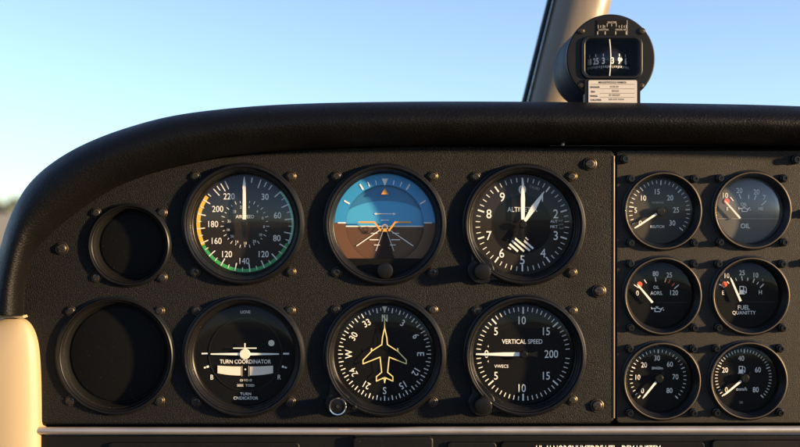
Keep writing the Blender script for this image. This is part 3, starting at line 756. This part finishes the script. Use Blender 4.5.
rows=[((553-.25*y,y),(611-(.0 if y<0 else .22*y+ (y/100)**2*12),y)) for y in range(-60,171,10)]
tube(rows,M['pillar'],dP,34,'column')
rows=[((547.5-.25*y,y),(552.5-.25*y,y)) for y in range(-60,171,10)]
tube(rows,M['rubber'],dP-6,20,'seal')
rows=[((556.5-.25*y,y),(560-.25*y,y)) for y in range(-60,171,10)]
tube(rows,M['rubber'],dP+14,3,'groove')

# ------------------------------------------------------------------ ground and far trees
gz=-1.7
bm=bmesh.new(); 
vv=[bm.verts.new(p) for p in ((-6000,2,gz),(6000,2,gz),(6000,9000,gz),(-6000,9000,gz))]; bm.faces.new(vv)
vv=[bm.verts.new(p) for p in ((-6000,-6000,gz),(6000,-6000,gz))]
bm.faces.new([vv[0],vv[1],bm.verts[1] if False else bm.verts.new((6000,2,gz)),bm.verts.new((-6000,2,gz))])
bmesh.ops.remove_doubles(bm,verts=bm.verts,dist=1e-4); bmesh.ops.recalc_face_normals(bm,faces=bm.faces)
me=bpy.data.meshes.new('ground'); bm.to_mesh(me); bm.free(); me.materials.append(M['grass'])
o=link(bpy.data.objects.new('ground',me)); tag(o,kind='structure')
bm=bmesh.new(); bmesh.ops.create_circle(bm,cap_ends=True,segments=64,radius=46)  # dark disc out of view, added to cut ground bounce onto the padding
for v in bm.verts: v.co.z=gz+.02; v.co.x*=1.3
me=bpy.data.meshes.new('bounce_cut_apron'); bm.to_mesh(me); bm.free(); me.materials.append(M['bounce_cut_asphalt'])
o=link(bpy.data.objects.new('bounce_cut_apron',me)); tag(o,kind='structure')
# far wood: many leaf clumps in a belt
bm=bmesh.new(); rnd=random.Random(3)
for i in range(900):
    x=rnd.uniform(-260,-20); y=rnd.uniform(330,380); h=rnd.uniform(1,3.6)+1.5*math.sin(x*.13)
    c=Vector((x,y,gz+rnd.uniform(.3,max(1,h))))
    r=rnd.uniform(.8,2.0)
    mtx=Matrix.Translation(c)@Matrix.Diagonal((r,r,r*.8,1))
    bmesh.ops.create_icosphere(bm,subdivisions=1,radius=1,matrix=mtx)
for v in bm.verts: v.co+=noise.noise_vector(v.co*.9)*.6
me=bpy.data.meshes.new('distant_wood'); bm.to_mesh(me); bm.free(); me.materials.append(M['wood'])
o=link(bpy.data.objects.new('distant_wood',me)); tag(o,'blurred dark belt of far trees on the horizon left of the padding','trees',kind='stuff')

# ------------------------------------------------------------------ camera, light, sky
cam=bpy.data.cameras.new('camera'); co=link(bpy.data.objects.new('camera',cam)); sc.camera=co
co.location=W(VX,VY,D); co.rotation_euler=(rad(90),0,0)
cam.sensor_width=36; cam.lens=36*D/800; cam.shift_x=(400-VX)/800; cam.shift_y=-(223.5-VY)/800
cam.clip_start=.02; cam.clip_end=20000
cam.dof.use_dof=True; cam.dof.focus_distance=D*S; cam.dof.aperture_fstop=6.3
EL,AZ=7.5,71.0          # sun height, and its bearing from straight behind the camera towards the right
dirv=Vector((math.sin(rad(AZ))*math.cos(rad(EL)), -math.cos(rad(AZ))*math.cos(rad(EL)), math.sin(rad(EL))))
su=bpy.data.lights.new('sun','SUN'); su.energy=4.2; su.angle=rad(2.5); su.color=(1,.70,.38)
so=link(bpy.data.objects.new('sun',su)); so.rotation_euler=dirv.to_track_quat('Z','Y').to_euler(); so.location=(2,-2,2)
w=bpy.data.worlds.new('World'); sc.world=w; w.use_nodes=True; N=w.node_tree.nodes; L=w.node_tree.links
sk=N.new('ShaderNodeTexSky'); sk.sky_type='NISHITA'; sk.sun_disc=False; sk.sun_elevation=rad(EL); sk.sun_rotation=math.atan2(dirv.x,dirv.y)
sk.altitude=0; sk.air_density=.8; sk.dust_density=.2; sk.ozone_density=3.5
hs=N.new('ShaderNodeHueSaturation'); hs.inputs['Hue'].default_value=.507; hs.inputs['Saturation'].default_value=.80
L.new(sk.outputs[0],hs.inputs['Color']); L.new(hs.outputs[0],N['Background'].inputs[0]); N['Background'].inputs[1].default_value=.107
sc.view_settings.view_transform='Standard'; sc.view_settings.look='None'; sc.view_settings.exposure=1.75; sc.view_settings.gamma=1
